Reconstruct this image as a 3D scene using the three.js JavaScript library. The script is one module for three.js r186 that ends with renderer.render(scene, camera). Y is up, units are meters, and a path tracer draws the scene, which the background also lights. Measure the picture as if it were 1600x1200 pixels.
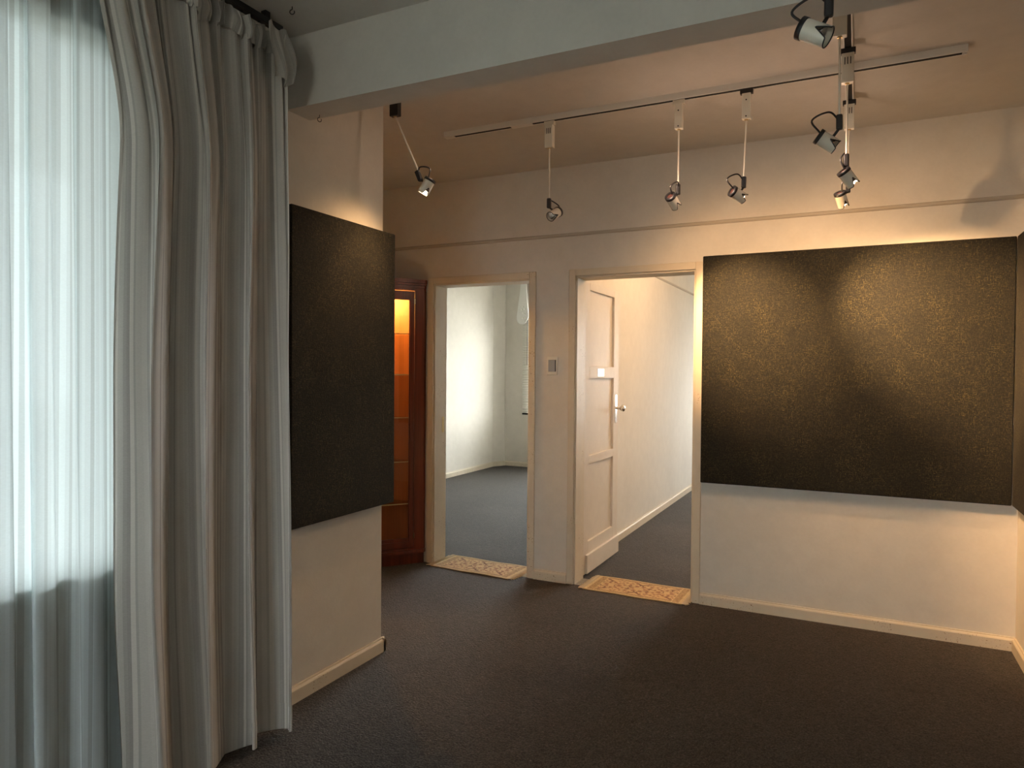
import * as THREE from 'three';
import { RoundedBoxGeometry } from 'three/addons/geometries/RoundedBoxGeometry.js';
import { mergeGeometries } from 'three/addons/utils/BufferGeometryUtils.js';

// ------------------------------------------------------------------ camera, sky, exposure
const scene = new THREE.Scene();
const renderer = new THREE.WebGLRenderer({ antialias: true });
renderer.toneMapping = THREE.LinearToneMapping;
renderer.toneMappingExposure = 1.0;
renderer.shadowMap.enabled = true;

const camera = new THREE.PerspectiveCamera(57.47, 4 / 3, 0.05, 100);
camera.position.set(0, 1.45, 0);
camera.rotation.order = 'YXZ';
camera.rotation.set(THREE.MathUtils.degToRad(-1.02), THREE.MathUtils.degToRad(26.23), THREE.MathUtils.degToRad(0.452));
scene.add(camera);

// an even, bright, slightly hazy daytime sky
const SKY = 24.0;
{
  const w = 32, h = 64, d = new Float32Array(w * h * 4);
  for (let j = 0; j < h; j++) {
    const el = ((j + 0.5) / h - 0.5) * Math.PI, k = Math.max(0, Math.sin(el));
    const c = [0.97 - 0.06 * k, 1.0 - 0.03 * k, 0.98];
    for (let i = 0; i < w; i++) { const o = (j * w + i) * 4; d[o] = c[0] * SKY; d[o + 1] = c[1] * SKY; d[o + 2] = c[2] * SKY; d[o + 3] = 1; }
  }
  const sky = new THREE.DataTexture(d, w, h, THREE.RGBAFormat, THREE.FloatType);
  sky.mapping = THREE.EquirectangularReflectionMapping; sky.magFilter = THREE.LinearFilter; sky.minFilter = THREE.LinearFilter; sky.needsUpdate = true;
  scene.background = sky;
}
const WARM = [1.0, 0.57, 0.25];      // halogen lamps
const RED = [1.0, 0.66, 0.46];       // what a halogen lets out behind its reflector

// ------------------------------------------------------------------ helpers
let seed = 12345;
const rnd = () => { seed = (seed * 1664525 + 1013904223) >>> 0; return seed / 4294967296; };
const V = (x, y, z) => new THREE.Vector3(x, y, z);
const used = {};
function numbered(name) {
  const n = used[name] || 0; used[name] = n + 1;
  return n ? `${name}_${String(n).padStart(3, '0')}` : name;
}
function shade(o) { o.traverse(c => { if (c.isMesh) { c.castShadow = true; c.receiveShadow = true; } }); return o; }
function mesh(name, geo, mat, parent = scene) {
  const m = new THREE.Mesh(geo, mat); m.name = parent === scene ? numbered(name) : name;
  m.castShadow = m.receiveShadow = true; parent.add(m); return m;
}
function thing(name, label, category, pos = [0, 0, 0], group) {
  const g = new THREE.Group(); g.name = numbered(name); g.position.set(...pos); scene.add(g);
  g.userData = { label, category }; if (group) g.userData.group = group; return g;
}
function tag(o, label, category, group) { o.userData = { label, category }; if (group) o.userData.group = group; return o; }
function struct(name, geo, mat, label, category) {
  const o = geo ? mesh(name, geo, mat) : new THREE.Group();
  if (!geo) { o.name = numbered(name); scene.add(o); }
  o.userData = { kind: 'structure', label, category }; return o;
}
function metreUV(g) {           // uv in metres across the plane each face lies in
  const p = g.attributes.position, n = g.attributes.normal, uv = new Float32Array(p.count * 2);
  for (let i = 0; i < p.count; i++) {
    const ax = Math.abs(n.getX(i)), ay = Math.abs(n.getY(i)), az = Math.abs(n.getZ(i));
    const [u, v] = ax > ay && ax > az ? [p.getZ(i), p.getY(i)] : ay > az ? [p.getX(i), p.getZ(i)] : [p.getX(i), p.getY(i)];
    uv[2 * i] = u; uv[2 * i + 1] = v;
  }
  g.setAttribute('uv', new THREE.BufferAttribute(uv, 2)); return g;
}
function bx(x0, x1, y0, y1, z0, z1) {
  const g = new THREE.BoxGeometry(Math.abs(x1 - x0), Math.abs(y1 - y0), Math.abs(z1 - z0));
  g.translate((x0 + x1) / 2, (y0 + y1) / 2, (z0 + z1) / 2); return metreUV(g);
}
function rb(x0, x1, y0, y1, z0, z1, r = 0.004, s = 2) {
  const g = new RoundedBoxGeometry(Math.abs(x1 - x0), Math.abs(y1 - y0), Math.abs(z1 - z0), s, r);
  g.translate((x0 + x1) / 2, (y0 + y1) / 2, (z0 + z1) / 2); return metreUV(g);
}
function prep(g) { const q = g.index ? g.toNonIndexed() : g; for (const k of Object.keys(q.attributes)) if (!['position', 'normal', 'uv'].includes(k)) q.deleteAttribute(k); return q; }
const join = list => mergeGeometries(list.map(prep));
// a plate in plan (x, z) raised from y0 to y1
function plan(pts, y0, y1, holes) {
  const s = new THREE.Shape(pts.map(([x, z]) => new THREE.Vector2(x, -z)));
  const g = new THREE.ExtrudeGeometry(s, { depth: y1 - y0, bevelEnabled: false }); g.rotateX(-Math.PI / 2); g.translate(0, y0, 0); return metreUV(g);
}
// wall standing across z (in x, y) with rectangular openings
function wallXY(x0, x1, y0, y1, z0, z1, holes = []) {
  const s = new THREE.Shape([[x0, y0], [x1, y0], [x1, y1], [x0, y1]].map(a => new THREE.Vector2(...a)));
  for (const [a, b, c, d] of holes) s.holes.push(new THREE.Path([[a, c], [a, d], [b, d], [b, c]].map(q => new THREE.Vector2(...q))));
  const g = new THREE.ExtrudeGeometry(s, { depth: z1 - z0, bevelEnabled: false }); g.translate(0, 0, z0); return metreUV(g);
}
// wall standing across x (in z, y) with openings [z0, z1, y0, y1]
function wallZY(z0, z1, y0, y1, x0, x1, holes = []) {
  const g = wallXY(-z1, -z0, y0, y1, -(x1 - x0) / 2, (x1 - x0) / 2, holes.map(([a, b, c, d]) => [-b, -a, c, d]));
  g.rotateY(Math.PI / 2); g.translate((x0 + x1) / 2, 0, 0); return metreUV(g);
}
function tube(pts, r, seg = 24, rad = 8) { return new THREE.TubeGeometry(new THREE.CatmullRomCurve3(pts), seg, r, rad, false); }
function rod(a, b, r, rad = 10) {
  const d = b.clone().sub(a), g = new THREE.CylinderGeometry(r, r, d.length(), rad);
  g.applyQuaternion(new THREE.Quaternion().setFromUnitVectors(V(0, 1, 0), d.clone().normalize()));
  g.translate((a.x + b.x) / 2, (a.y + b.y) / 2, (a.z + b.z) / 2); return g;
}

// tiling value noise
function grid(n, s) { let q = s >>> 0; const a = new Float32Array(n * n); for (let i = 0; i < n * n; i++) { q = (q * 1664525 + 1013904223) >>> 0; a[i] = q / 4294967296; } return a; }
function noiser(n, s, m = n) {
  let q = s >>> 0; const a = new Float32Array(n * m); for (let i = 0; i < n * m; i++) { q = (q * 1664525 + 1013904223) >>> 0; a[i] = q / 4294967296; }
  return (u, v) => {
    let x = u * n, y = v * m; const xi = Math.floor(x), yi = Math.floor(y); x -= xi; y -= yi; x = x * x * (3 - 2 * x); y = y * y * (3 - 2 * y);
    const g = (i, j) => a[(((j % m) + m) % m) * n + (((i % n) + n) % n)];
    return (g(xi, yi) * (1 - x) + g(xi + 1, yi) * x) * (1 - y) + (g(xi, yi + 1) * (1 - x) + g(xi + 1, yi + 1) * x) * y;
  };
}
function tex(w, h, size, fn, srgb = true) {       // fn(u, v) -> [r, g, b] 0..1 ; size [metres wide, metres high]
  const d = new Uint8Array(w * h * 4);
  for (let j = 0; j < h; j++) for (let i = 0; i < w; i++) {
    const c = fn((i + 0.5) / w, (j + 0.5) / h, i, j), o = (j * w + i) * 4;
    for (let k = 0; k < 3; k++) d[o + k] = Math.max(0, Math.min(255, Math.round(255 * (Array.isArray(c) ? c[k] : c)))); d[o + 3] = 255;
  }
  const t = new THREE.DataTexture(d, w, h); t.wrapS = t.wrapT = THREE.RepeatWrapping; t.magFilter = THREE.LinearFilter; t.minFilter = THREE.LinearMipmapLinearFilter; t.generateMipmaps = true;
  if (srgb) t.colorSpace = THREE.SRGBColorSpace; t.repeat.set(1 / size[0], 1 / size[1]); t.needsUpdate = true; return t;
}
const mat = (color, roughness = 0.6, extra = {}) => new THREE.MeshPhysicalMaterial({ color, roughness, ...extra });
const lin = (r, g, b) => new THREE.Color().setRGB(r, g, b);

// ------------------------------------------------------------------ materials
const M = {};
{
  const a = noiser(6, 3), b = noiser(40, 5), c = noiser(200, 9);
  const t = tex(512, 512, [2.3, 2.3], (u, v) => { const k = 0.955 + 0.03 * (a(u, v) - 0.5) + 0.02 * (b(u, v) - 0.5) + 0.015 * (c(u, v) - 0.5); return [k, k * 0.995, k * 0.985]; });
  const bump = tex(512, 512, [0.9, 0.9], (u, v) => 0.5 * b(u, v) + 0.5 * c(u, v), false);
  M.wall = mat(lin(0.72, 0.69, 0.635), 0.92, { map: t, bumpMap: bump, bumpScale: 0.0004 });
  M.ceiling = mat(lin(0.70, 0.675, 0.63), 0.75, { map: t, bumpMap: bump, bumpScale: 0.0003 });
  const chip = noiser(300, 61), patch = noiser(9, 62), chipTex = tex(1024, 1024, [1.3, 1.3], (u, v) => { const k = 0.955 + 0.03 * (a(u, v) - 0.5) + 0.02 * (b(u, v) - 0.5); return chip(u, v) > 0.90 && patch(u, v) > 0.74 ? [k * 0.62, k * 0.50, k * 0.38] : [k, k * 0.995, k * 0.985]; });
  M.trim = mat(lin(0.68, 0.61, 0.49), 0.5, { map: chipTex, bumpMap: bump, bumpScale: 0.00015 });
  M.door = mat(lin(0.72, 0.66, 0.58), 0.6, { map: t, bumpMap: bump, bumpScale: 0.0004 });
}
{
  const a = noiser(5, 21), b = noiser(60, 22), c = noiser(512, 23), e = noiser(300, 27);
  const f = (u, v) => { const s = c(u, v), q = 0.36 * a(u, v) + 0.24 * b(u, v) + 0.4 * e(u, v); const k = 0.215 + 0.09 * (q - 0.5) + 0.16 * (s - 0.5) + (s > 0.93 ? 0.09 : 0); return [k * 1.08, k, k * 0.93]; };
  M.carpet = mat(0xffffff, 0.95, { map: tex(1024, 1024, [1.9, 1.9], f), bumpMap: tex(1024, 1024, [1.9, 1.9], (u, v) => 0.5 * c(u, v) + 0.5 * e(u, v), false), bumpScale: 0.004, sheen: 0.25, sheenRoughness: 0.6, sheenColor: lin(0.5, 0.5, 0.52) });
}
{
  // coarse woven cloth: black ground, dull olive brown threads
  const n = 1024, a = noiser(10, 31), th = noiser(512, 32, 90), tv = noiser(90, 33, 512), g = noiser(512, 34);
  const f = (u, v) => {
    const s = Math.max(th(u, v), tv(u, v)), q = g(u, v), k = Math.max(0, s * 0.75 + q * 0.45 - 0.60) * (0.75 + 0.5 * a(u, v));
    const q2 = 0.5 * k + 0.6 * k * Math.sqrt(k + 0.001); return [0.030 + 0.54 * q2, 0.027 + 0.50 * q2, 0.024 + 0.27 * q2];
  };
  M.cloth = mat(0xffffff, 0.92, { map: tex(n, n, [0.9, 0.9], f), bumpMap: tex(n, n, [0.9, 0.9], (u, v) => Math.max(th(u, v), tv(u, v)) * 0.6 + 0.4 * g(u, v), false), bumpScale: 0.002 });
}
{
  const a = noiser(12, 41, 3), b = noiser(120, 42, 4), c = noiser(400, 43, 12);
  const w = (r, g, bl, amp) => tex(512, 512, [0.6, 1.6], (u, v) => { const k = 1 + amp * (0.5 * a(u + 0.03 * Math.sin(6 * v), v) + 0.35 * b(u, v) + 0.15 * c(u, v) - 0.5); return [r * k, g * k, bl * k]; });
  M.mahogany = mat(0xffffff, 0.28, { map: w(0.36, 0.16, 0.11, 0.7), clearcoat: 0.4, clearcoatRoughness: 0.2 });
  M.cabinetBack = mat(0xffffff, 0.5, { map: w(0.56, 0.33, 0.17, 0.25) });
}
M.rail = mat(lin(0.47, 0.42, 0.35), 0.8);  // darker than the wall: the rail's thin shadow line put into its colour
M.white = mat(lin(0.80, 0.78, 0.72), 0.35);
M.lampWhite = mat(lin(0.76, 0.71, 0.60), 0.25, { clearcoat: 0.3 });
M.black = mat(lin(0.012, 0.012, 0.014), 0.45);
M.slot = mat(lin(0.01, 0.01, 0.01), 0.8);
M.chrome = mat(lin(0.80, 0.80, 0.78), 0.16, { metalness: 1 });
M.reflector = mat(lin(0.85, 0.84, 0.82), 0.22, { metalness: 1 });
M.brass = mat(lin(0.55, 0.40, 0.18), 0.35, { metalness: 1 });
M.pane = mat(0xffffff, 0.0, { transmission: 1, thickness: 0, ior: 1.5 });
M.shelfGlass = mat(lin(0.55, 0.50, 0.40), 0.0, { transmission: 1, thickness: 0, ior: 1.5 });
M.shelfEdge = mat(lin(0.45, 0.40, 0.22), 0.2);
M.plaster = mat(lin(0.7, 0.7, 0.68), 0.8);

// ------------------------------------------------------------------ the shell
const H = 2.85, XL = -2.187, XR = 0.767, ZF = -4.46, ZB = 3.3, XA = -3.76, ZC = -2.93;
const R1 = { x0: -4.97, x1: -1.95, z: -9.65 }, R2 = { x0: -1.83, x1: 1.6, z: -10.3 };
const ZW = -4.62;                                                     // back of the far wall
struct('floor', bx(-5.3, 1.9, -0.12, 0, -10.6, ZB + 0.2), M.carpet, 'dark charcoal speckled carpet covering the whole floor', 'floor');
struct('ceiling', bx(-5.3, 1.9, H, H + 0.15, -10.6, ZB + 0.2), M.ceiling, 'plain off-white painted ceiling over the rooms', 'ceiling');
const D1 = [-2.855, -2.06], D2 = [-1.72, -0.915], DT = 2.10;           // doorways in x, head height
struct('wall_far', wallXY(-5.2, 1.85, 0, H, ZW, ZF, [[D1[0], D1[1], 0, DT], [D2[0], D2[1], 0, DT]].map(h => [h[0], h[1], -0.001 + 0.001, h[3]])), M.wall, 'off-white far wall with two doorways and the large dark panel', 'wall');
const W1 = { z0: -1.52, z1: 2.7, y0: 0.80, y1: 2.50 };               // main window
struct('wall_left', wallZY(ZC, ZB + 0.2, 0, H, XL - 0.24, XL, [[W1.z0, W1.z1, W1.y0, W1.y1]]), M.wall, 'off-white window wall behind the curtains, ending in a corner', 'wall');
struct('wall_right', bx(XR, XR + 0.15, 0, H, ZF, ZB + 0.2), M.wall, 'off-white wall at the right edge of the view', 'wall');
const W4 = { x0: -1.30, x1: -0.20, y0: 0.95, y1: 2.2 };                 // second daylight window, behind the viewer
struct('wall_back', wallXY(XL, XR, 0, H, ZB, ZB + 0.2, [[W4.x0, W4.x1, W4.y0, W4.y1]]), M.wall, 'off-white wall behind the viewer', 'wall');
struct('wall_alcove_front', bx(XA, XL - 0.24, 0, H, ZC, ZC + 0.24), M.wall, 'off-white short wall closing the alcove beside the cabinet', 'wall');
struct('wall_alcove_left', bx(XA - 0.15, XA, 0, H, ZF, ZC + 0.24), M.wall, 'off-white side wall of the alcove behind the cabinet', 'wall');
// rooms beyond the doorways
const W2 = { x0: -4.46, x1: -2.10, y0: 0.75, y1: 2.55 }, W3 = { x0: -1.0, x1: 0.5, y0: 0.9, y1: 2.3 };
struct('wall_room_back', wallXY(-5.2, R1.x1, 0, H, R1.z - 0.2, R1.z, [[W2.x0, W2.x1, W2.y0, W2.y1]]), M.wall, 'off-white window wall at the end of the left room', 'wall');
struct('wall_room_left', bx(R1.x0 - 0.2, R1.x0, 0, H, R1.z, ZW), M.wall, 'bright off-white side wall seen through the left doorway', 'wall');
struct('wall_between_rooms', bx(R1.x1, R2.x0, 0, H, R2.z, ZW), M.wall, 'cream partition wall seen through the right doorway', 'wall');
struct('wall_second_room_back', wallXY(R2.x0, 1.85, 0, H, R2.z - 0.2, R2.z, [[W3.x0, W3.x1, W3.y0, W3.y1]]), M.wall, 'off-white window wall at the end of the right room', 'wall');
struct('wall_second_room_right', bx(R2.x1, R2.x1 + 0.2, 0, H, R2.z, ZW), M.wall, 'off-white right wall of the right room', 'wall');
struct('wall_corner_chase', plan([[R1.x0, R1.z], [R1.x0, R1.z + 0.22], [R1.x0 + 0.10, R1.z + 0.02], [R1.x0 + 0.10, R1.z]], 0, H), M.wall, 'narrow boxed corner in the room through the left doorway', 'wall');
struct('ceiling_beam', bx(XL, XR, 2.552, H, -2.395, -2.255), M.ceiling, 'deep off-white ceiling beam crossing the room', 'beam');
struct('ground', bx(-40, 40, -0.6, -0.4, -50, 40), mat(lin(0.36, 0.34, 0.29), 0.95), 'unseen ground outside the windows, made pale to bounce daylight indoors', 'ground');  // out of view; pale colour chosen to throw more daylight into the rooms

// windows: frame, mullions, panes
function windowXY(n, x0, x1, y0, y1, z, cols, label, turnToX) {
  const g = struct('window_' + n, null, null, label, 'window');
  const t = 0.05, d = 0.05, put = q => { if (turnToX !== undefined) { q.rotateY(Math.PI / 2); q.translate(turnToX, 0, 0); } return q; };
  const zz = turnToX !== undefined ? 0 : z;
  mesh('frame', put(join([bx(x0, x0 + t, y0, y1, zz - d, zz), bx(x1 - t, x1, y0, y1, zz - d, zz), bx(x0 + t, x1 - t, y0, y0 + t, zz - d, zz), bx(x0 + t, x1 - t, y1 - t, y1, zz - d, zz)])), M.white, g);
  const w = (x1 - x0 - 2 * t) / cols;
  for (let i = 0; i < cols; i++) {
    const a = x0 + t + i * w, b = a + w;
    if (i) mesh('mullion', put(bx(a - 0.02, a + 0.02, y0 + t, y1 - t, zz - d + 0.005, zz - 0.005)), M.white, g);
    const p = new THREE.PlaneGeometry(w - (i ? 0.04 : 0.02), y1 - y0 - 2 * t); p.translate((a + b) / 2 + (i ? 0.01 : -0.01) * (cols > 1 ? 1 : 0), (y0 + y1) / 2, zz - d / 2);
    mesh('pane', put(p), M.pane, g);
  }
  return g;
}
windowXY(1, -W1.z1, -W1.z0, W1.y0, W1.y1, 0, 4, 'wide daylight window hidden behind the sheer curtain', XL - 0.16);
windowXY(2, W2.x0, W2.x1, W2.y0, W2.y1, R1.z - 0.1, 3, 'window behind the venetian blind in the left room');
windowXY(3, W3.x0, W3.x1, W3.y0, W3.y1, R2.z - 0.1, 2, 'window at the end of the right room');
windowXY(4, W4.x0, W4.x1, W4.y0, W4.y1, ZB + 0.12, 2, 'window in the wall behind the viewer');
struct('window_sill', bx(XL - 0.12, XL + 0.002, W1.y0 - 0.03, W1.y0 + 0.002, W1.z0 - 0.03, W1.z1 + 0.03), M.white, 'white sill below the curtained window', 'sill');

// skirting: a board with a small sloped top edge, along straight runs; normal points into the room
function skirting(name, pts, label) {       // pts [[x, z] ...] face line at the wall, room to the left of the path direction
  const list = [], h = 0.072, t = 0.018;
  for (let i = 0; i + 1 < pts.length; i++) {
    const a = pts[i], b = pts[i + 1], L = Math.hypot(b[0] - a[0], b[1] - a[1]), dx = (b[0] - a[0]) / L, dz = (b[1] - a[1]) / L;
    const s = new THREE.Shape([[0, 0], [t, 0], [t, h - 0.016], [t - 0.004, h - 0.010], [t - 0.009, h - 0.006], [t - 0.010, h], [0, h]].map(q => new THREE.Vector2(...q)));
    const ext = i + 2 < pts.length ? t : 0, pre = i ? t : 0;
    const g = new THREE.ExtrudeGeometry(s, { depth: L + ext + pre, bevelEnabled: false });
    g.applyMatrix4(new THREE.Matrix4().makeBasis(V(dz, 0, -dx), V(0, 1, 0), V(dx, 0, dz)));       // room on the (dz, -dx) side
    g.translate(a[0] - dx * pre, 0, a[1] - dz * pre); list.push(metreUV(g));
  }
  return struct(name, join(list), M.trim, label, 'baseboard');
}
skirting('baseboard_left', [[XL - 0.24, ZC], [XL, ZC], [XL, ZB]], 'cream baseboard along the window wall, wrapping its corner');
skirting('baseboard_right', [[XR, ZB], [XR, ZF + 0.018]], 'cream baseboard along the right wall');
skirting('baseboard_far', [[-1.767, ZF], [-2.013, ZF]], 'short cream baseboard between the two doorways');
skirting('baseboard_far_panel', [[XR, ZF], [-0.868, ZF]], 'long scuffed cream baseboard below the large dark panel');
skirting('baseboard_room', [[R1.x1, R1.z], [R1.x0 + 0.10, R1.z], [R1.x0 + 0.10, R1.z + 0.02], [R1.x0, R1.z + 0.22], [R1.x0, ZW]], 'cream baseboard in the room through the left doorway');
skirting('baseboard_second_room', [[R2.x0, R2.z], [R2.x0, ZW]], 'cream baseboard along the wall through the right doorway');

// picture rails: thin moulding in a darker tone for its shadow line
const railShape = new THREE.Shape([[0, 0], [0.008, 0.002], [0.013, 0.010], [0.013, 0.017], [0.006, 0.022], [0, 0.022]].map(a => new THREE.Vector2(...a)));
function railX(x0, x1, y, z) { const g = new THREE.ExtrudeGeometry(railShape, { depth: x1 - x0, bevelEnabled: false }); g.rotateY(Math.PI / 2); g.scale(1, 1, -1); g.translate(x0, y, z); const i = g; i.computeVertexNormals(); return metreUV(i); }
function railZ(z0, z1, y, x) { const g = new THREE.ExtrudeGeometry(railShape, { depth: z1 - z0, bevelEnabled: false }); g.translate(x, y, z0); return metreUV(g); }
{ // flipped extrusion: rebuild winding
  const flip = g => { const q = g.toNonIndexed ? prep(g) : g, p = q.attributes.position; for (let i = 0; i < p.count; i += 3) { const a = [p.getX(i), p.getY(i), p.getZ(i)]; p.setXYZ(i, p.getX(i + 1), p.getY(i + 1), p.getZ(i + 1)); p.setXYZ(i + 1, ...a); } q.computeVertexNormals(); return metreUV(q); };
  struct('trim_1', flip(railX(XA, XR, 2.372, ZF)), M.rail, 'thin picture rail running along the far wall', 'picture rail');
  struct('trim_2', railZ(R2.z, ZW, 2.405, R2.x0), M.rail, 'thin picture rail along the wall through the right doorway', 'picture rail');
}

// doorways: frames with rebate; the right one carries an open panelled door
function doorFrame(g, [x0, x1]) {
  const w = 0.046, p = 0.014;
  for (const [a, b] of [[x0 - w, x0 + 0.001], [x1 - 0.001, x1 + w]]) mesh('frame_post', join([rb(a, b, 0, DT + w, ZF - 0.002, ZF + p, 0.004)]), M.trim, g);
  mesh('frame_head', rb(x0 + 0.001, x1 - 0.001, DT - 0.001, DT + w, ZF - 0.002, ZF + p, 0.004), M.trim, g);
  for (const [a, b] of [[x0, x0 + 0.012], [x1 - 0.012, x1]]) mesh('jamb', join([bx(a, b, 0, DT, ZW - 0.004, ZF - 0.002)]), M.trim, g);
  mesh('jamb_head', bx(x0 + 0.012, x1 - 0.012, DT - 0.012, DT, ZW - 0.004, ZF - 0.002), M.trim, g);
}
const door1 = struct('door_1', null, null, 'cream door frame of the left doorway, without a door leaf', 'door frame');
doorFrame(door1, D1);
mesh('strike_plate', bx(D1[0] + 0.012, D1[0] + 0.014, 0.98, 1.10, ZW + 0.03, ZW + 0.055), M.brass, door1);
const door2 = struct('door_2', null, null, 'cream panelled door standing open in the right doorway', 'door');
doorFrame(door2, D2);
{
  const leaf = new THREE.Group(); leaf.name = 'leaf'; door2.add(leaf);
  const x0 = -1.755, x1 = -1.715, z0 = -5.412, z1 = -4.632, zi0 = -5.29, zi1 = -4.735;       // leaf, panel field
  const rails = [[0.012, 0.235], [0.79, 0.85], [1.405, 1.492], [2.035, 2.09]];
  mesh('stile', rb(x0, x1, 0.012, 2.09, z0, zi0, 0.003), M.door, leaf);
  mesh('stile', rb(x0, x1, 0.012, 2.09, zi1, z1, 0.003), M.door, leaf);
  for (const [a, b] of rails) mesh('rail', rb(x0, x1, a, b, zi0, zi1, 0.002), M.door, leaf);
  for (let i = 0; i < 3; i++) mesh('panel', rb(x0 + 0.016, x1 - 0.017, rails[i][1] - 0.003, rails[i + 1][0] + 0.003, zi0 - 0.003, zi1 + 0.003, 0.001), M.door, leaf);
  mesh('weather_board', rb(x1 - 0.002, x1 + 0.018, 0.015, 0.150, z0 + 0.01, z1 - 0.045, 0.005), M.door, leaf);
  mesh('lock_plate', rb(x1 - 0.001, x1 + 0.003, 1.05, 1.27, -5.372, -5.328, 0.0012), M.chrome, leaf);
  const kp = [[0, 0], [0.011, 0], [0.010, 0.028], [0.013, 0.034], [0.025, 0.045], [0.028, 0.056], [0.025, 0.066], [0.014, 0.072], [0, 0.073]].map(a => new THREE.Vector2(...a));
  const k = new THREE.LatheGeometry(kp, 24); k.rotateZ(-Math.PI / 2); k.translate(x1 + 0.002, 1.168, -5.35); mesh('knob', k, M.chrome, leaf);
  const kb = new THREE.LatheGeometry(kp, 24); kb.rotateZ(Math.PI / 2); kb.translate(x0, 1.168, -5.35); mesh('knob', kb, M.chrome, leaf);
  const sign = mesh('door_sign', rb(x1 - 0.001, x1 + 0.003, 1.418, 1.476, -5.045, -4.90, 0.001), mat(lin(0.80, 0.83, 0.83), 0.3), leaf);
  sign.userData.label = 'small white plastic door sign with a pale blue line';
  mesh('sign_line', bx(x1 + 0.002, x1 + 0.0035, 1.442, 1.448, -5.03, -4.915), mat(lin(0.35, 0.5, 0.58), 0.4), leaf);
  for (const y of [0.32, 1.08, 1.93]) mesh('hinge', join([rod(V(x0 - 0.004, y - 0.05, z1 + 0.006), V(x0 - 0.004, y + 0.05, z1 + 0.006), 0.007), bx(x0 - 0.004, x0 + 0.03, y - 0.045, y + 0.045, z1, z1 + 0.003)]), M.brass, leaf);
}

// ------------------------------------------------------------------ dark fabric panels
function fabricPanel(label, box, edge) {
  const [x0, x1, y0, y1, z0, z1] = box, c = [(x0 + x1) / 2, y0, (z0 + z1) / 2];
  const g = thing('fabric_panel', label, 'wall panel', c, 'dark fabric wall panels');
  const b = rb(x0 - c[0], x1 - c[0], 0, y1 - y0, z0 - c[2], z1 - c[2], 0.006, 2); mesh('fabric_cover', b, M.cloth, g);
  mesh('backing_board', edge(c), M.plaster, g).userData.label = 'pale backing board edge';
  return g;
}
fabricPanel('tall dark woven fabric panel on the wall stub beside the curtain', [XL + 0.009, XL + 0.047, 0.770, 2.149, -2.975, -2.238],
  c => bx(XL + 0.002 - c[0], XL + 0.0095 - c[0], 0.004, 1.375, -2.978 - c[2], -2.242 - c[2]));
fabricPanel('wide dark woven fabric panel lit by two spots beside the right doorway', [-0.866, 0.732, 0.770, 2.172, ZF + 0.009, ZF + 0.047],
  c => bx(-0.862 - c[0], 0.728 - c[0], 0.004, 1.398, ZF + 0.002 - c[2], ZF + 0.0095 - c[2]));
fabricPanel('dark woven fabric panel on the right wall, cut by the picture edge', [XR - 0.034, XR - 0.006, 0.770, 2.172, ZF + 0.048, -2.75],
  c => bx(XR - 0.0065 - c[0], XR - 0.002 - c[0], 0.004, 1.398, ZF + 0.052 - c[2], -2.754 - c[2]));

// ------------------------------------------------------------------ curtains
function sheet(fn, nu, nv, uvs) {
  const pos = [], uv = [], idx = [];
  for (let j = 0; j <= nv; j++) { let len = 0, last = null;
    for (let i = 0; i <= nu; i++) {
      const p = fn(i / nu, j / nv); pos.push(p.x, p.y, p.z); uv.push((i / nu) * uvs, p.y);
    } }
  for (let j = 0; j < nv; j++) for (let i = 0; i < nu; i++) { const a = j * (nu + 1) + i, b = a + 1, c = a + nu + 1, d = c + 1; idx.push(a, b, d, a, d, c); }
  const g = new THREE.BufferGeometry(); g.setAttribute('position', new THREE.Float32BufferAttribute(pos, 3)); g.setAttribute('uv', new THREE.Float32BufferAttribute(uv, 2)); g.setIndex(idx); g.computeVertexNormals(); return g;
}
const smooth = (a, b, x) => { const t = Math.max(0, Math.min(1, (x - a) / (b - a))); return t * t * (3 - 2 * t); };
// satin stripes of uneven width woven into the drape
const stripes = []; { let x = 0; while (x < 1) { const w = 0.005 + 0.026 * rnd() * rnd() + 0.004 * rnd(); stripes.push([x, x + w, rnd()]); x += w; } }
const stripeTone = u => { for (const [a, b, k] of stripes) if (u >= a && u < b) return k; return 0.5; };
{
  const tone = new Float32Array(1024); for (let i = 0; i < 1024; i++) tone[i] = stripeTone((i + 0.5) / 1024);
  const n = noiser(256, 71, 512);
  const f = (u, v, i) => { const k = 0.70 + 0.20 * (tone[i] - 0.5) + 0.03 * (n(u, v) - 0.5); return [k, k * 0.985, k * 0.95]; };
  M.drape = mat(0xffffff, 0.55, { map: tex(1024, 256, [1, 0.5], f), transmission: 0.10, thickness: 0, side: THREE.DoubleSide, sheen: 0.3, sheenRoughness: 0.4 });
  const s = (u, v, i) => { const k = 0.80 + 0.16 * (tone[i] - 0.5) + 0.02 * (n(u, v) - 0.5); return [k * 0.95, k * 1.01, k * 1.03]; };  // stripe contrast raised to paint in the shaded lines of overlapping folds
  M.sheer = mat(0xffffff, 0.98, { map: tex(1024, 256, [1, 0.5], s), transmission: 0.17, thickness: 0, side: THREE.DoubleSide });
}
const hem = 0.10;
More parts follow.
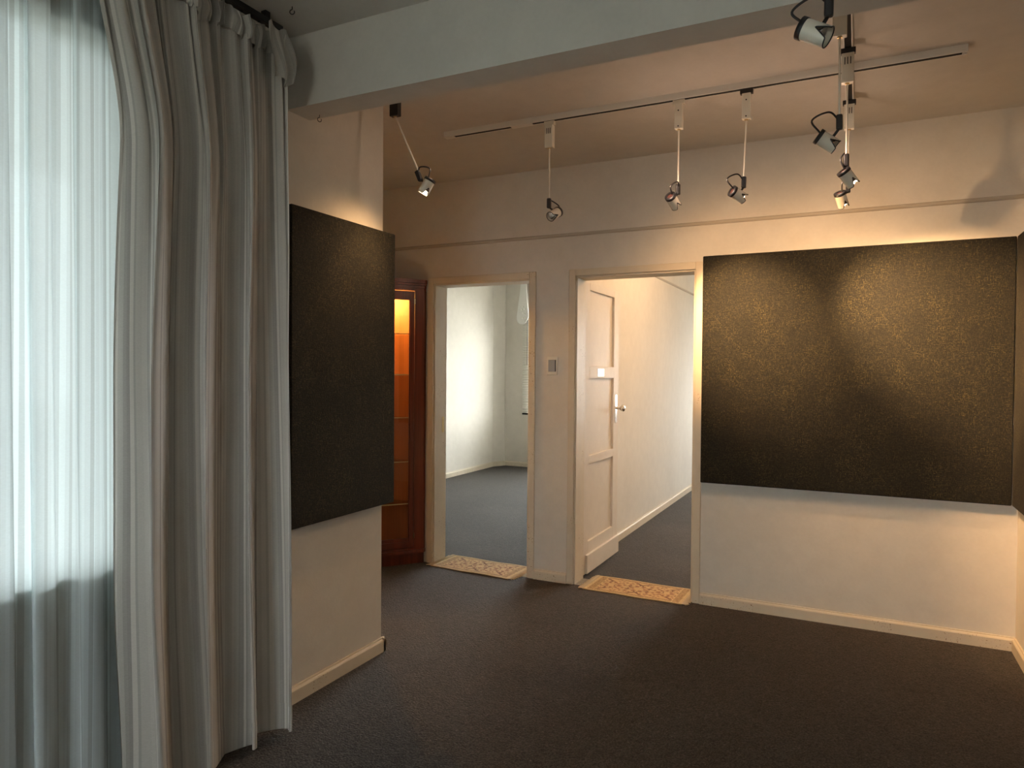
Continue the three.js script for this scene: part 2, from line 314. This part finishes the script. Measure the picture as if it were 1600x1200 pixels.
{
  const cur = thing('curtain', 'grey satin-striped drape gathered at the right end of the window', 'curtain', [XL + 0.1, 0, -1.76]);
  const X0 = -2.070 - (XL + 0.1), zR = -2.115 + 1.76;
  const ph = u => 2 * Math.PI * (3.6 * u + 0.09 * Math.sin(2 * Math.PI * 1.2 * u) + 0.04 * Math.sin(2 * Math.PI * 2.7 * u)) - 1.9;
  const pleat = (u, v) => Math.sin(2 * Math.PI * (17 * u + 0.35 * Math.sin(9 * u))) ;
  const F = y0 => (u, v) => {
    const y = y0[0] + (y0[1] - y0[0]) * v, t = y / 2.76;                           // 0 floor .. 1 top
    const zL = -1.455 + 0.025 * smooth(0.85, 0.5, t) - 0.03 * smooth(0.3, 0.0, t) + 0.11 * smooth(0.78, 1.02, t) + 1.76;
    const p = ph(u + 0.012 * Math.sin(3.1 * t + 9 * u));
    const a = (0.056 - 0.012 * smooth(0.1, 0.6, t) - 0.024 * smooth(0.65, 1.0, t)) * (0.88 + 0.22 * Math.sin(7.3 * u + 0.6));
    const edge = smooth(0, 0.05, u);
    let x = X0 + a * Math.sin(p) + 0.006 * Math.sin(2.3 * p + 2.2 * t) + 0.013 * pleat(u) * smooth(0.55, 1.0, t) + 0.0015 * Math.sin(5.1 * p + 4 * t);
    let z = zL + (zR - zL) * u - 0.030 * Math.sin(2 * p + 0.4) * (1 - 0.6 * t) * edge;
    x += 0.018 * smooth(0.84, 1, u) * (1 - t);
    x += 0.008 * Math.sin(6 * t + 20 * u) * 0.5;
    const lo = -2.137 - (XL + 0.1); x = lo + 0.02 * Math.log(1 + Math.exp((x - lo) / 0.02));
    return V(x, y, z);
  };
  mesh('cloth', sheet(F([0.018 + hem, 2.69]), 420, 60, 2.3), M.drape, cur);
  // hem: doubled cloth standing a little proud
  const Fh = F([0.018, 0.018 + hem + 0.004]);
  mesh('hem', sheet((u, v) => { const p = Fh(u, v); p.x += 0.0018; return p; }, 420, 6, 2.3), M.drape, cur);
  // pencil pleat heading
  const Ft = F([2.68, 2.765]);
  mesh('heading', sheet((u, v) => { const p = Ft(u, v); p.x += 0.006 + 0.010 * Math.sin(2 * Math.PI * 31 * u) * (0.4 + 0.6 * Math.abs(v - 0.5) * 2) + 0.010 * Math.sin(Math.PI * v); p.y += 0.010 * Math.sin(23 * u) + 0.006 * Math.sin(61 * u); p.z += 0.004 * Math.sin(40 * u + 5 * v); return p; }, 420, 10, 2.3), M.drape, cur);
  // loose end of the heading folded over the last glider
  mesh('heading_flap', sheet((u, v) => {
    const s = v, y = 2.772 - 0.20 * s + 0.012 * Math.sin(8 * u), z = -1.99 + 1.76 - 0.115 * u - 0.012 * s + 0.018 * Math.sin(4 * s + 2 * u);
    return V(X0 + 0.050 + 0.014 * Math.sin(Math.PI * s * 0.9) + 0.011 * Math.sin(13 * u + 3 * s) * (0.4 + s) - 0.012 * u, y, z);
  }, 24, 24, 0.10), M.drape, cur);
  const piping = []; for (let i = 0; i <= 40; i++) { const q = F([0.02, 2.68])(1, i / 40); q.x += 0.001; piping.push(q); }
  mesh('edge_cord', tube(piping, 0.0022, 80, 6), mat(lin(0.7, 0.7, 0.68), 0.6), cur).userData.label = 'pale selvedge cord';
}
{
  const sh = thing('sheer_curtain', 'translucent white sheer curtain glowing with daylight across the window', 'curtain', [XL + 0.06, 0, -0.1]);
  const F = (ya, yb) => (u, v) => {
    const y = ya + (yb - ya) * v, t = y / 2.76, z = 2.9 - 4.60 * u;
    const p = 2 * Math.PI * (34 * u + 0.5 * Math.sin(15 * u) + 0.22 * Math.sin(37 * u)) + 0.5 * Math.sin(2.4 * t + 13 * u);
    const a = 0.009 + 0.004 * Math.sin(17 * u);
    const x = -2.163 + a * Math.sin(p) + 0.003 * Math.sin(2.7 * p + 3 * t) + 0.002 * Math.sin(2 * Math.PI * 120 * u) * smooth(0.75, 1, t);
    return V(x - (XL + 0.06), y, z + 0.012 * Math.sin(2 * p) + 0.1);
  };
  mesh('cloth', sheet(F(0.03, 2.77), 1200, 30, 7.5), M.sheer, sh);
}
{
  const r = thing('curtain_rail', 'slim dark curtain rail fixed below the ceiling', 'curtain rail', [XL + 0.09, 2.80, -0.1]);
  mesh('track', rb(-0.014, 0.014, 0, 0.026, -2.03, 3.1, 0.003), M.black, r);
  for (const z of [-1.95, -1.2, -0.4, 0.4, 1.2, 1.8]) mesh('bracket', bx(-0.012, 0.012, 0.026, H - 2.80, z - 0.012, z + 0.012), M.black, r);
  for (let i = 0; i < 9; i++) mesh('glider', bx(-0.004, 0.004, -0.006, 0.001, -2.0 + i * 0.085 - 0.003, -2.0 + i * 0.085 + 0.003), M.black, r);
}

// ------------------------------------------------------------------ corner display cabinet
{
  const ox = XA + 0.01, oz = ZF + 0.01;
  const cab = thing('display_cabinet', 'dark mahogany bow-front corner display cabinet glowing orange inside', 'cabinet', [ox, 0, oz]);
  const A = [-2.918 - ox, -4.425 - oz], B = [-3.715 - ox, -3.628 - oz], bulge = 0.05, n = [Math.SQRT1_2, Math.SQRT1_2];
  const P = (t, off) => { const b = 4 * bulge * t * (1 - t) + off; return [A[0] + (B[0] - A[0]) * t + n[0] * b, A[1] + (B[1] - A[1]) * t + n[1] * b]; };
  const strip = (t0, t1, o0, o1, y0, y1) => { const a = []; const N = 14; for (let i = 0; i <= N; i++) a.push(P(t0 + (t1 - t0) * i / N, o1)); for (let i = N; i >= 0; i--) a.push(P(t0 + (t1 - t0) * i / N, o0)); return plan(a, y0, y1); };
  const body = (off, y0, y1, inset = 0) => { const a = [[inset, inset], [A[0] + off * 0.4, inset], [A[0] + off * 0.7, A[1]]]; const N = 20; for (let i = 0; i <= N; i++) a.push(P(i / N, off)); a.push([inset, B[1] + off * 0.4]); return plan(a, y0, y1); };
  mesh('plinth', body(-0.025, 0, 0.085), M.mahogany, cab);
  mesh('base_moulding', body(0.012, 0.085, 0.110), M.mahogany, cab);
  mesh('base_board', body(0, 0.110, 0.125), M.mahogany, cab);
  mesh('top_board', body(-0.004, 2.045, 2.065), M.mahogany, cab);
  mesh('cornice', join([body(0.004, 2.065, 2.085), body(0.018, 2.085, 2.100), body(0.030, 2.100, 2.128)]), M.mahogany, cab);
  mesh('side_panel', bx(A[0] - 0.016, A[0], 0.125, 2.045, 0, A[1]), M.mahogany, cab);
  mesh('side_panel', bx(0, B[0], 0.125, 2.045, B[1] - 0.016, B[1]), M.mahogany, cab);
  mesh('back_panel', bx(0, A[0] - 0.016, 0.125, 2.045, 0, 0.008), M.cabinetBack, cab);
  mesh('back_panel', bx(0, 0.008, 0.125, 2.045, 0.008, B[1] - 0.016), M.cabinetBack, cab);
  mesh('post', strip(0, 0.065, -0.03, 0, 0.125, 2.045), M.mahogany, cab);
  mesh('post', strip(0.935, 1, -0.03, 0, 0.125, 2.045), M.mahogany, cab);
  const door = new THREE.Group(); door.name = 'door'; cab.add(door);
  mesh('stile', join([strip(0.068, 0.095, -0.022, 0.002, 0.13, 2.04), strip(0.095, 0.102, -0.018, -0.006, 0.20, 1.975)]), M.mahogany, door);
  mesh('stile', strip(0.905, 0.932, -0.022, 0.002, 0.13, 2.04), M.mahogany, door);
  mesh('top_rail', strip(0.095, 0.905, -0.022, 0.002, 1.975, 2.04), M.mahogany, door);
  mesh('bottom_rail', join([strip(0.095, 0.905, -0.022, 0.002, 0.13, 0.175), strip(0.095, 0.905, -0.018, -0.004, 0.175, 0.20)]), M.mahogany, door);
  { // bowed glass
    const pos = [], idx = []; const N = 16; for (let i = 0; i <= N; i++) { const q = P(0.095 + 0.81 * i / N, -0.012); pos.push(q[0], 0.19, q[1], q[0], 1.985, q[1]); } for (let i = 0; i < N; i++) { const a = 2 * i; idx.push(a, a + 1, a + 2, a + 1, a + 3, a + 2); }
    const g = new THREE.BufferGeometry(); g.setAttribute('position', new THREE.Float32BufferAttribute(pos, 3)); g.setIndex(idx); g.computeVertexNormals(); mesh('glass', g, M.pane, door);
  }
  { const q = P(0.067, 0.004); mesh('hinge', join([rod(V(q[0], 1.945, q[1]), V(q[0], 1.985, q[1]), 0.006)]), M.chrome, door); mesh('hinge', rod(V(q[0], 0.2, q[1]), V(q[0], 0.24, q[1]), 0.006), M.chrome, door); }
  for (const y of [0.455, 0.77, 1.10, 1.42, 1.725]) {
    const a = [[0.010, 0.010], [A[0] - 0.018, 0.010]]; for (let i = 0; i <= 12; i++) a.push(P(0.03 + 0.94 * i / 12, -0.026)); a.push([0.010, B[1] - 0.018]);
    const s = new THREE.ShapeGeometry(new THREE.Shape(a.map(([x, z]) => new THREE.Vector2(x, -z)))); s.rotateX(-Math.PI / 2); s.translate(0, y, 0);
    const sh = mesh('shelf', s, M.shelfGlass, cab);
    mesh('shelf_edge', strip(0.03, 0.97, -0.028, -0.025, y - 0.004, y + 0.003), M.shelfEdge, sh);
  }
  const q = P(0.5, -0.20);
  const bulb = new THREE.SphereGeometry(0.022, 16, 12); bulb.translate(q[0], 2.012, q[1]);
  mesh('bulb', bulb, new THREE.MeshStandardMaterial({ color: 0xffffff, emissive: lin(1, 0.62, 0.25), emissiveIntensity: 3 }), cab);
  mesh('bulb_holder', rod(V(q[0], 2.03, q[1]), V(q[0], 2.046, q[1]), 0.02), M.white, cab);
  const l = new THREE.PointLight(lin(1, 0.50, 0.10), 5.5); l.name = 'cabinet_bulb'; l.position.set(q[0], 2.012, q[1]); l.castShadow = true; cab.add(l);
}

// ------------------------------------------------------------------ lighting tracks and spots
function track(label, a, b, plain, group) {            // channel open below, along x or z; plain = [from, to] of an unslotted joiner
  const dx = Math.abs(b[0] - a[0]), alongX = dx > 0.01, L = alongX ? b[0] - a[0] : Math.abs(b[1] - a[1]);
  const g = thing('light_track', label, 'light track', [a[0], H - 0.032, a[1]], 'ceiling light tracks');
  if (!alongX) g.rotation.y = Math.PI / 2;                                     // local x runs towards -z
  const w = 0.018;
  mesh('channel', join([bx(0, L, 0.012, 0.032, -w, w), bx(0, L, 0, 0.012, -w, -0.013), bx(0, L, 0, 0.012, 0.013, w)]), M.white, g);
  mesh('slot', bx(0.06, L - 0.02, 0.002, 0.0122, -0.013, 0.013), M.slot, g).userData.label = 'dark contact slot';
  mesh('end_cap', rb(-0.004, 0.06, -0.001, 0.032, -w - 0.001, w + 0.001, 0.002), M.white, g);
  if (plain) mesh('joiner', rb(plain[0] - a[0], plain[1] - a[0], -0.002, 0.032, -w - 0.002, w + 0.002, 0.002), M.white, g);
  return g;
}
const ZT = -3.54, ZT2 = -2.79;
track('long white ceiling track parallel to the far wall carrying three spots', [-2.19, ZT], [0.40, ZT], [-1.76, -1.63]);
track('white ceiling track hidden behind the beam', [-2.05, ZT2], [0.40, ZT2]);
track('short white ceiling track pointing away, crossing the long one', [-0.055, -2.82], [-0.055, -4.06]);
track('white ceiling track in front of the beam', [-1.2, -1.95], [0.40, -1.95]);

function spot(label, { base, rodEnd, body, dir, lit, power = 7, angle = 0.42, leak = 0.11, flood = 2.4, black = false, vents = true, cable = 1, tint, darkAdapter, notch = 0.5 }) {
  const [bx0, bz0] = base, g = thing('spotlight', label, 'spotlight', [bx0, H - 0.034, bz0], 'track spotlights');
  const loc = (x, y, z) => V(x - bx0, y - (H - 0.034), z - bz0);
  const hw = vents ? 0.024 : 0.020, top = 0, bot = 2.672 - (H - 0.034);
  mesh('contact_block', rb(-0.03, 0.03, -0.022, 0.001, -0.012, 0.012, 0.002), black ? M.black : M.lampWhite, g);
  const ad = mesh('adapter', rb(-hw, hw, bot, -0.021, -0.016, 0.016, 0.003), darkAdapter ? M.black : M.lampWhite, g);
  if (vents) for (const k of [-1, 0, 1]) mesh('vent_slot', bx(k * 0.011 - 0.0018, k * 0.011 + 0.0018, bot + 0.075, bot + 0.105, 0.0155, 0.0168), M.slot, ad);
  else for (const y of [bot + 0.012, bot + 0.09]) { const s = new THREE.CylinderGeometry(0.0035, 0.0035, 0.002, 10); s.rotateX(Math.PI / 2); s.translate(0, y, 0.0165); mesh('screw', s, M.slot, ad); }
  mesh('grommet', rod(V(0, bot - 0.004, 0), V(0, bot + 0.002, 0), 0.009), M.brass, ad);
  const re = loc(...rodEnd);
  mesh('rod', rod(V(0, bot, 0), re.clone().add(V(0, 0.02, 0)), 0.0042), M.lampWhite, g);
  const jd = re.clone().sub(V(0, bot, 0)).normalize(), up = jd.clone().negate();
  const j = new RoundedBoxGeometry(0.022, 0.055, 0.022, 3, 0.006); j.applyQuaternion(new THREE.Quaternion().setFromUnitVectors(V(0, 1, 0), up)); j.translate(re.x, re.y, re.z);
  mesh('swivel_joint', j, M.black, g);
  // head: turned so that local +y is where it shines
  const head = new THREE.Group(); head.name = 'head'; g.add(head); head.position.copy(loc(...body));
  const d = V(...dir).normalize(); head.quaternion.setFromUnitVectors(V(0, 1, 0), d);
  const R = 0.0265, L = 0.037;
  // the shade is a tube with a pointed notch cut into its mouth
  const toCam = camera.position.clone().sub(V(...body)), loc2 = toCam.applyQuaternion(head.quaternion.clone().invert());
  const na = Math.atan2(loc2.z, loc2.x) + notch, N = 64, lip = a => { let q = Math.abs(((a - na) % (2 * Math.PI) + 3 * Math.PI) % (2 * Math.PI) - Math.PI); return L - 0.036 * Math.max(0, 1 - q / 0.62); };
  const pos = [], idx = [];
  for (let k = 0; k <= N; k++) { const a = 2 * Math.PI * k / N, c = Math.cos(a), s2 = Math.sin(a); for (const [q, y] of [[R - 0.0016, -L], [R, -L], [R, lip(a)], [R - 0.0016, lip(a)], [R - 0.0016, -L]]) pos.push(q * c, y, q * s2); }
  for (let k = 0; k < N; k++) for (let m = 0; m < 4; m++) { const a = k * 5 + m, b = a + 1, c = a + 5, d2 = c + 1; idx.push(a, b, d2, a, d2, c); }
  const sg = new THREE.BufferGeometry(); sg.setAttribute('position', new THREE.Float32BufferAttribute(pos, 3)); sg.setIndex(idx); const flat = sg.toNonIndexed(); flat.computeVertexNormals();
  { const p = flat.attributes.position, n = flat.attributes.normal; for (let k = 0; k < p.count; k++) { const rr = Math.hypot(p.getX(k), p.getZ(k)), nn = Math.hypot(n.getX(k), n.getZ(k)); if (nn > 0.95) { const o = n.getX(k) * p.getX(k) + n.getZ(k) * p.getZ(k) > 0 ? 1 : -1; n.setXYZ(k, o * p.getX(k) / rr, 0, o * p.getZ(k) / rr); } } }
  mesh('shade', flat, M.lampWhite, head);
  const rimPts = []; for (let k = 0; k < 72; k++) { const a = 2 * Math.PI * k / 72; rimPts.push(V((R - 0.0008) * Math.cos(a), lip(a), (R - 0.0008) * Math.sin(a))); }
  mesh('front_rim', new THREE.TubeGeometry(new THREE.CatmullRomCurve3(rimPts, true), 96, 0.0018, 6, true), M.black, head);
  mesh('rear_ring', new THREE.LatheGeometry([[0.015, -L - 0.004], [R + 0.002, -L - 0.004], [R + 0.002, -L + 0.009], [R, -L + 0.009], [R, -L], [0.015, -L], [0.015, -L - 0.004]].map(a => new THREE.Vector2(...a)).reverse(), 28), M.black, head);
  mesh('reflector', new THREE.LatheGeometry([[0.0235, L - 0.016], [0.019, L - 0.030], [0.010, L - 0.042], [0.005, L - 0.046]].map(a => new THREE.Vector2(...a)), 28), M.reflector, head);
  if (lit) {
    mesh('bulb', new THREE.SphereGeometry(0.0145, 16, 12).translate(0, L - 0.017, 0), new THREE.MeshStandardMaterial({ color: 0xffffff, emissive: lin(1, 0.78, 0.5), emissiveIntensity: 40 }), head);
    mesh('rear_glow', new THREE.CircleGeometry(0.015, 20).rotateX(Math.PI / 2).translate(0, -L - 0.0005, 0), new THREE.MeshStandardMaterial({ color: 0x060404, emissive: lin(1, 0.22, 0.12), emissiveIntensity: 0.22 }), head).userData.label = 'dim red glow behind the reflector';
    const s = new THREE.SpotLight(tint || lin(...WARM), power, 0, angle, 1.0, 2); s.name = 'halogen_beam'; s.castShadow = true; s.shadow.radius = 0.5;
    const c = head.position.clone().addScaledVector(d, L - 0.017); s.position.copy(c); s.target.position.copy(c.clone().add(d)); s.target.name = 'beam_aim'; g.add(s); g.add(s.target);
    const w = new THREE.SpotLight(tint || lin(...WARM), flood, 0, 1.15, 1.0, 2); w.name = 'halogen_flood'; w.castShadow = true; w.shadow.radius = 0.5; w.position.copy(c); w.target = s.target; g.add(w);
    const p = new THREE.PointLight(lin(...RED), leak); p.name = 'halogen_spill'; p.castShadow = true; p.shadow.radius = 0.5; p.position.copy(head.position.clone().addScaledVector(d, -L - 0.085)); g.add(p);
  } else mesh('bulb', new THREE.CapsuleGeometry(0.006, 0.012, 4, 10).translate(0, L - 0.026, 0), mat(lin(0.8, 0.8, 0.78), 0.1), head);
  // bracket from joint to shade, cable loop from joint to the rear
  const side = head.position.clone().sub(re); const touch = re.clone().addScaledVector(up, -0.022);
  const near = touch.clone().sub(head.position); const al = Math.max(-0.022, Math.min(0.022, near.dot(d))), rad = near.clone().addScaledVector(d, -near.dot(d)).normalize();
  mesh('bracket', rod(touch, head.position.clone().addScaledVector(d, al).addScaledVector(rad, R), 0.005), M.black, g);
  const back = head.position.clone().addScaledVector(d, -L - 0.002).addScaledVector(rad, 0.012), out = d.clone().negate();
  const a0 = re.clone().addScaledVector(up, 0.005);
  const m1 = a0.clone().lerp(back, 0.35).addScaledVector(out, 0.030 * cable).addScaledVector(rad, 0.030), m2 = back.clone().addScaledVector(out, 0.042 * cable).addScaledVector(rad, 0.016 * cable);
  mesh('cable', tube([a0, m1, m2, back], 0.0035, 30, 8), M.black, g);
  return g;
}
const toward = (a, b) => [b[0] - a[0], b[1] - a[1], b[2] - a[2]];
const cy = Math.cos(0.4578), sy = Math.sin(0.4578);
const view = (r, u, f) => [r * cy - f * sy, u, -r * sy - f * cy];            // right, up, forward as seen from where the photo was taken
spot('lit white spot on a slanted rod shining on the left panel', { base: [-2.012, ZT2], rodEnd: [-1.875, 2.372, -2.79], body: [-1.838, 2.320, -2.80], dir: toward([-1.838, 2.320, -2.80], [-2.13, 1.78, -2.70]), lit: true, power: 1.2, angle: 0.6, leak: 0.05, flood: 0.9, black: true, darkAdapter: true });
spot('unlit white spot at the left end of the long track', { base: [-1.527, ZT], rodEnd: [-1.527, 2.372, ZT], body: [-1.488, 2.306, -3.525], dir: view(-0.55, -0.45, -0.55), lit: false });
spot('lit white spot hanging in the middle of the three on the long track', { base: [-0.822, ZT], rodEnd: [-0.822, 2.372, ZT], body: [-0.845, 2.314, ZT], dir: toward([-0.845, 2.314, ZT], [-0.60, 1.74, -4.41]), lit: true, vents: false, angle: 0.46, power: 30 });
spot('lit white spot with a cable loop on its left, below a black contact block', { base: [-0.497, ZT], rodEnd: [-0.505, 2.372, ZT], body: [-0.530, 2.314, ZT], dir: toward([-0.53, 2.314, ZT], [0.40, 1.72, -4.41]), lit: true, vents: false, black: true, power: 44, angle: 0.40, cable: 1.3 });
spot('unlit white spot with a cable loop above the glaring bulb', { base: [-0.075, ZT2 - 0.03], rodEnd: [-0.072, 2.365, -2.82], body: [-0.112, 2.303, -2.83], dir: view(0.80, -0.55, -0.12), lit: false, cable: 1.2 });
spot('glaring lit spot seen just below an unlit one', { base: [-0.055, -3.28], rodEnd: [-0.055, 2.350, -3.28], body: [-0.045, 2.275, -3.28], dir: view(0.60, -0.66, 0.12), lit: true, black: true, power: 16 });
spot('lowest lit spot, orange in the light of the glaring one', { base: [-0.055, -3.90], rodEnd: [-0.055, 2.385, -3.90], body: [-0.083, 2.325, -3.90], dir: toward([-0.083, 2.325, -3.90], [0.15, 1.55, -4.41]), lit: true, black: true, power: 5, angle: 0.6, flood: 1.6 });
spot('large unlit white spot nearest the viewer in front of the beam', { base: [-0.075, -1.95], rodEnd: [-0.078, 2.378, -1.95], body: [-0.110, 2.318, -1.95], dir: view(0.74, -0.50, -0.42), lit: false });

// ------------------------------------------------------------------ door mats
function mat2D(seedN, hue) {
  const W = 512, Hh = 256, a = noiser(64, seedN), b = noiser(24, seedN + 1);
  return tex(W, Hh, [1, 1], (u, v) => {
    const x = Math.abs(u - 0.5) * 2, y = Math.abs(v - 0.5) * 2, X = x * 2.1, Y = y;          // mirrored both ways, like a woven rug
    let c = [0.80, 0.67, 0.48];
    const band = x > 0.80 && x < 0.93, bord = y > 0.74 && y < 0.92 && x < 0.80;
    const flower = (cx, cyy, r, k) => { const dx = X - cx, dy = Y - cyy, rr = Math.hypot(dx, dy), an = Math.atan2(dy, dx); return rr < r * (0.72 + 0.28 * Math.cos(k * an)) && rr > r * 0.50; };
    const vine = Math.abs(Math.sin(7.5 * X + 2.2 * Math.sin(5 * Y)) * 0.5 + Math.cos(6 * Y - 2.6 * X) * 0.5) < 0.06;
    if (band || bord) { c = [0.70, 0.58, 0.40]; if (a(u * 2, v * 1) > 0.66) c = [0.56, 0.43, 0.30]; }
    else if (x < 0.80 && y < 0.74) {
      if (vine) c = [0.50, 0.36, 0.26];
      for (const [fx, fy, r, k] of [[0, 0, 0.42, 6], [0.62, 0.35, 0.25, 5], [1.15, 0.05, 0.40, 8], [0.95, 0.6, 0.16, 5], [0.35, 0.62, 0.17, 5], [1.5, 0.5, 0.16, 5]]) if (flower(fx, fy, r, k)) c = [0.60, 0.43, 0.31];
    }
    if ((x > 0.785 && x < 0.80) || (y > 0.735 && y < 0.755 && x < 0.8)) c = [0.80, 0.69, 0.50];
    if (x > 0.93 || y > 0.92) c = [0.80, 0.70, 0.52];
    const k = 0.88 + 0.2 * a(u * 4, v * 2) + 0.06 * (b(u, v) - 0.5); return c.map(q => q * k);
  });
}
function doorMat(label, cx, cz, len, wid, ang, seedN, fringeLen) {
  const g = thing('door_mat', label, 'door mat', [cx, 0, cz], 'patterned door mats'); g.rotation.y = ang;
  const nx = 60, nz = 14, P = (u, v) => V((u - 0.5) * len, 0.006 + 0.006 * Math.max(0, Math.sin(5.5 * u + 1.2 * v + seedN)) * (v > 0.5 ? 1 : 0.6) * Math.sin(Math.PI * u), (v - 0.5) * wid + 0.004 * Math.sin(9 * u + seedN));
  const top = sheet((u, v) => P(u, 1 - v), nx, nz, 1); const uvA = top.attributes.uv; for (let j = 0, k = 0; j <= nz; j++) for (let i = 0; i <= nx; i++, k++) uvA.setXY(k, i / nx, j / nz);
  const bot = sheet((u, v) => { const p = P(u, v); p.y = Math.max(0.001, p.y - 0.006); return p; }, nx, nz, 1);
  const skirt = []; const ring = []; for (let i = 0; i <= nx; i++) ring.push([i / nx, 0]); for (let j = 1; j <= nz; j++) ring.push([1, j / nz]); for (let i = nx - 1; i >= 0; i--) ring.push([i / nx, 1]); for (let j = nz - 1; j >= 0; j--) ring.push([0, j / nz]);
  const sk = sheet((u, v) => { const q = ring[Math.min(ring.length - 1, Math.round(u * (ring.length - 1)))], p = P(q[0], q[1]); if (v < 0.5) p.y = Math.max(0.001, p.y - 0.006); return p; }, ring.length - 1, 1, 0.01);
  const uvS = sk.attributes.uv; for (let k = 0; k < uvS.count; k++) uvS.setXY(k, 0.01, 0.01);
  mesh('woven_mat', join([top, bot, sk]), mat(0xffffff, 0.95, { map: mat2D(seedN), side: THREE.DoubleSide }), g);
  const fr = []; for (const s of [-1, 1]) for (let i = 0; i < 46; i++) { const v = (i + 0.5) / 46, p = P(s > 0 ? 1 : 0, v), l = fringeLen * (0.75 + 0.5 * rnd()), w = (rnd() - 0.5) * 0.012; fr.push(tube([p.clone(), p.clone().add(V(s * l * 0.5, 0.001, w * 0.4)), V(p.x + s * l, 0.003, p.z + w)], 0.0026, 3, 4)); }
  const f = mesh('fringe', join(fr), mat(lin(0.66, 0.56, 0.40), 0.95), g); f.userData = { kind: 'stuff', label: 'cream fringe threads' };
}
doorMat('beige floral door mat with ragged fringe in the left doorway', -2.483, -4.533, 0.66, 0.335, -0.055, 3, 0.040);
doorMat('tan floral door mat lying in the right doorway', -1.288, -4.548, 0.66, 0.335, -0.03, 8, 0.036);

// ------------------------------------------------------------------ small things on the walls and ceiling
{
  const s = thing('light_switch', 'white light switch with a grey rocker between the two doorways', 'light switch', [-1.888, 1.492, ZF]);
  mesh('plate', rb(-0.040, 0.040, -0.063, 0.063, 0, 0.008, 0.003), mat(lin(0.70, 0.68, 0.60), 0.35), s);
  mesh('surround', rb(-0.027, 0.029, -0.040, 0.040, 0.0075, 0.0095, 0.001), M.slot, s);
  const r = rb(-0.026, 0.024, -0.039, 0.039, 0.008, 0.0125, 0.002); mesh('rocker', r, mat(lin(0.34, 0.37, 0.40), 0.35), s).userData.label = 'blue-grey rocker';
}
function hook(label, x, y, z, turn) {
  const h = thing('cup_hook', label, 'hook', [x, y, z]);
  mesh('shank', rod(V(0, -0.012, 0), V(0, 0, 0), 0.0015), M.black, h);
  mesh('ring', new THREE.TorusGeometry(0.009, 0.0016, 8, 20, 5.3).rotateZ(Math.PI / 2).rotateY(turn).translate(0, -0.021, 0), M.black, h);
}
hook('small dark cup hook screwed in the ceiling near the curtain', -1.975, H, -2.065, 0.5);
hook('small hook under the beam above the left panel', -2.10, 2.552, -2.36, 1.2);

// venetian blind on the left room's window
{
  const b = thing('venetian_blind', 'white venetian blind at the edge of the left doorway view', 'blind', [-4.56, 0.80, R1.z + 0.03]);
  const w = 0.80; mesh('headrail', rb(0, w, 1.52, 1.56, -0.02, 0.02, 0.003), M.white, b); mesh('bottom_rail', rb(0, w, 0, 0.02, -0.015, 0.015, 0.003), M.slot, b);
  const sg = new THREE.BoxGeometry(w, 0.0015, 0.025); const sm = mat(lin(0.78, 0.77, 0.72), 0.5);
  for (let i = 0; i < 58; i++) { const s = mesh('slat', sg, sm, b); s.position.set(w / 2, 0.035 + i * 0.0255, 0); s.rotation.x = 0.30; }
  for (const x of [0.12, w / 2, w - 0.12]) mesh('cord', rod(V(x, 0.01, 0.014), V(x, 1.53, 0.014), 0.0012, 6), M.white, b);
  mesh('wand', rod(V(0.085, 0.75, 0.024), V(0.085, 1.50, 0.024), 0.005, 8), M.black, b);
}
// lace hanging above it
{
  const l = thing('lace_hanging', 'white lace drop hanging above the blind in the left room', 'lace', [-4.525, 2.83, R1.z + 0.10]);
  const s = new THREE.Shape(); s.moveTo(-0.035, 0); s.lineTo(0.05, 0); s.bezierCurveTo(0.05, -0.25, 0.075, -0.38, 0.085, -0.50); s.bezierCurveTo(0.10, -0.60, 0.04, -0.66, -0.02, -0.665); s.bezierCurveTo(-0.10, -0.66, -0.11, -0.58, -0.095, -0.50); s.bezierCurveTo(-0.08, -0.36, -0.045, -0.2, -0.035, 0);
  for (const [x, y, r] of [[0.0, -0.40, 0.012], [0.03, -0.44, 0.012], [-0.02, -0.45, 0.010], [0.035, -0.51, 0.012], [0.0, -0.50, 0.011], [0.04, -0.57, 0.012], [0.0, -0.58, 0.012], [0.02, -0.62, 0.010]]) { const p = new THREE.Path(); p.absarc(x, y, r, 0, Math.PI * 2, true); s.holes.push(p); }
  mesh('lace_cloth', new THREE.ExtrudeGeometry(s, { depth: 0.012, bevelEnabled: true, bevelSize: 0.003, bevelThickness: 0.003, bevelSegments: 2, curveSegments: 12 }), mat(lin(0.8, 0.8, 0.77), 0.9), l);
  mesh('hanger', rod(V(0, 0, 0.006), V(0, 0.02, 0.006), 0.006), M.white, l);
}
// warm ceiling lamp of the right room, out of sight above the doorway head
{
  const l = thing('ceiling_lamp', 'round opal ceiling lamp in the right room', 'lamp', [-0.45, H, -6.1]);
  mesh('rose', new THREE.CylinderGeometry(0.09, 0.09, 0.03, 28).translate(0, -0.015, 0), M.white, l);
  mesh('globe', new THREE.SphereGeometry(0.11, 28, 18).translate(0, -0.13, 0), new THREE.MeshStandardMaterial({ color: 0xffffff, emissive: lin(1, 0.75, 0.45), emissiveIntensity: 2 }), l);
  const p = new THREE.PointLight(lin(1, 0.62, 0.32), 8); p.name = 'globe_light'; p.position.set(0, -0.13, 0); p.castShadow = true; p.shadow.radius = 5; l.add(p);
}

renderer.render(scene, camera);
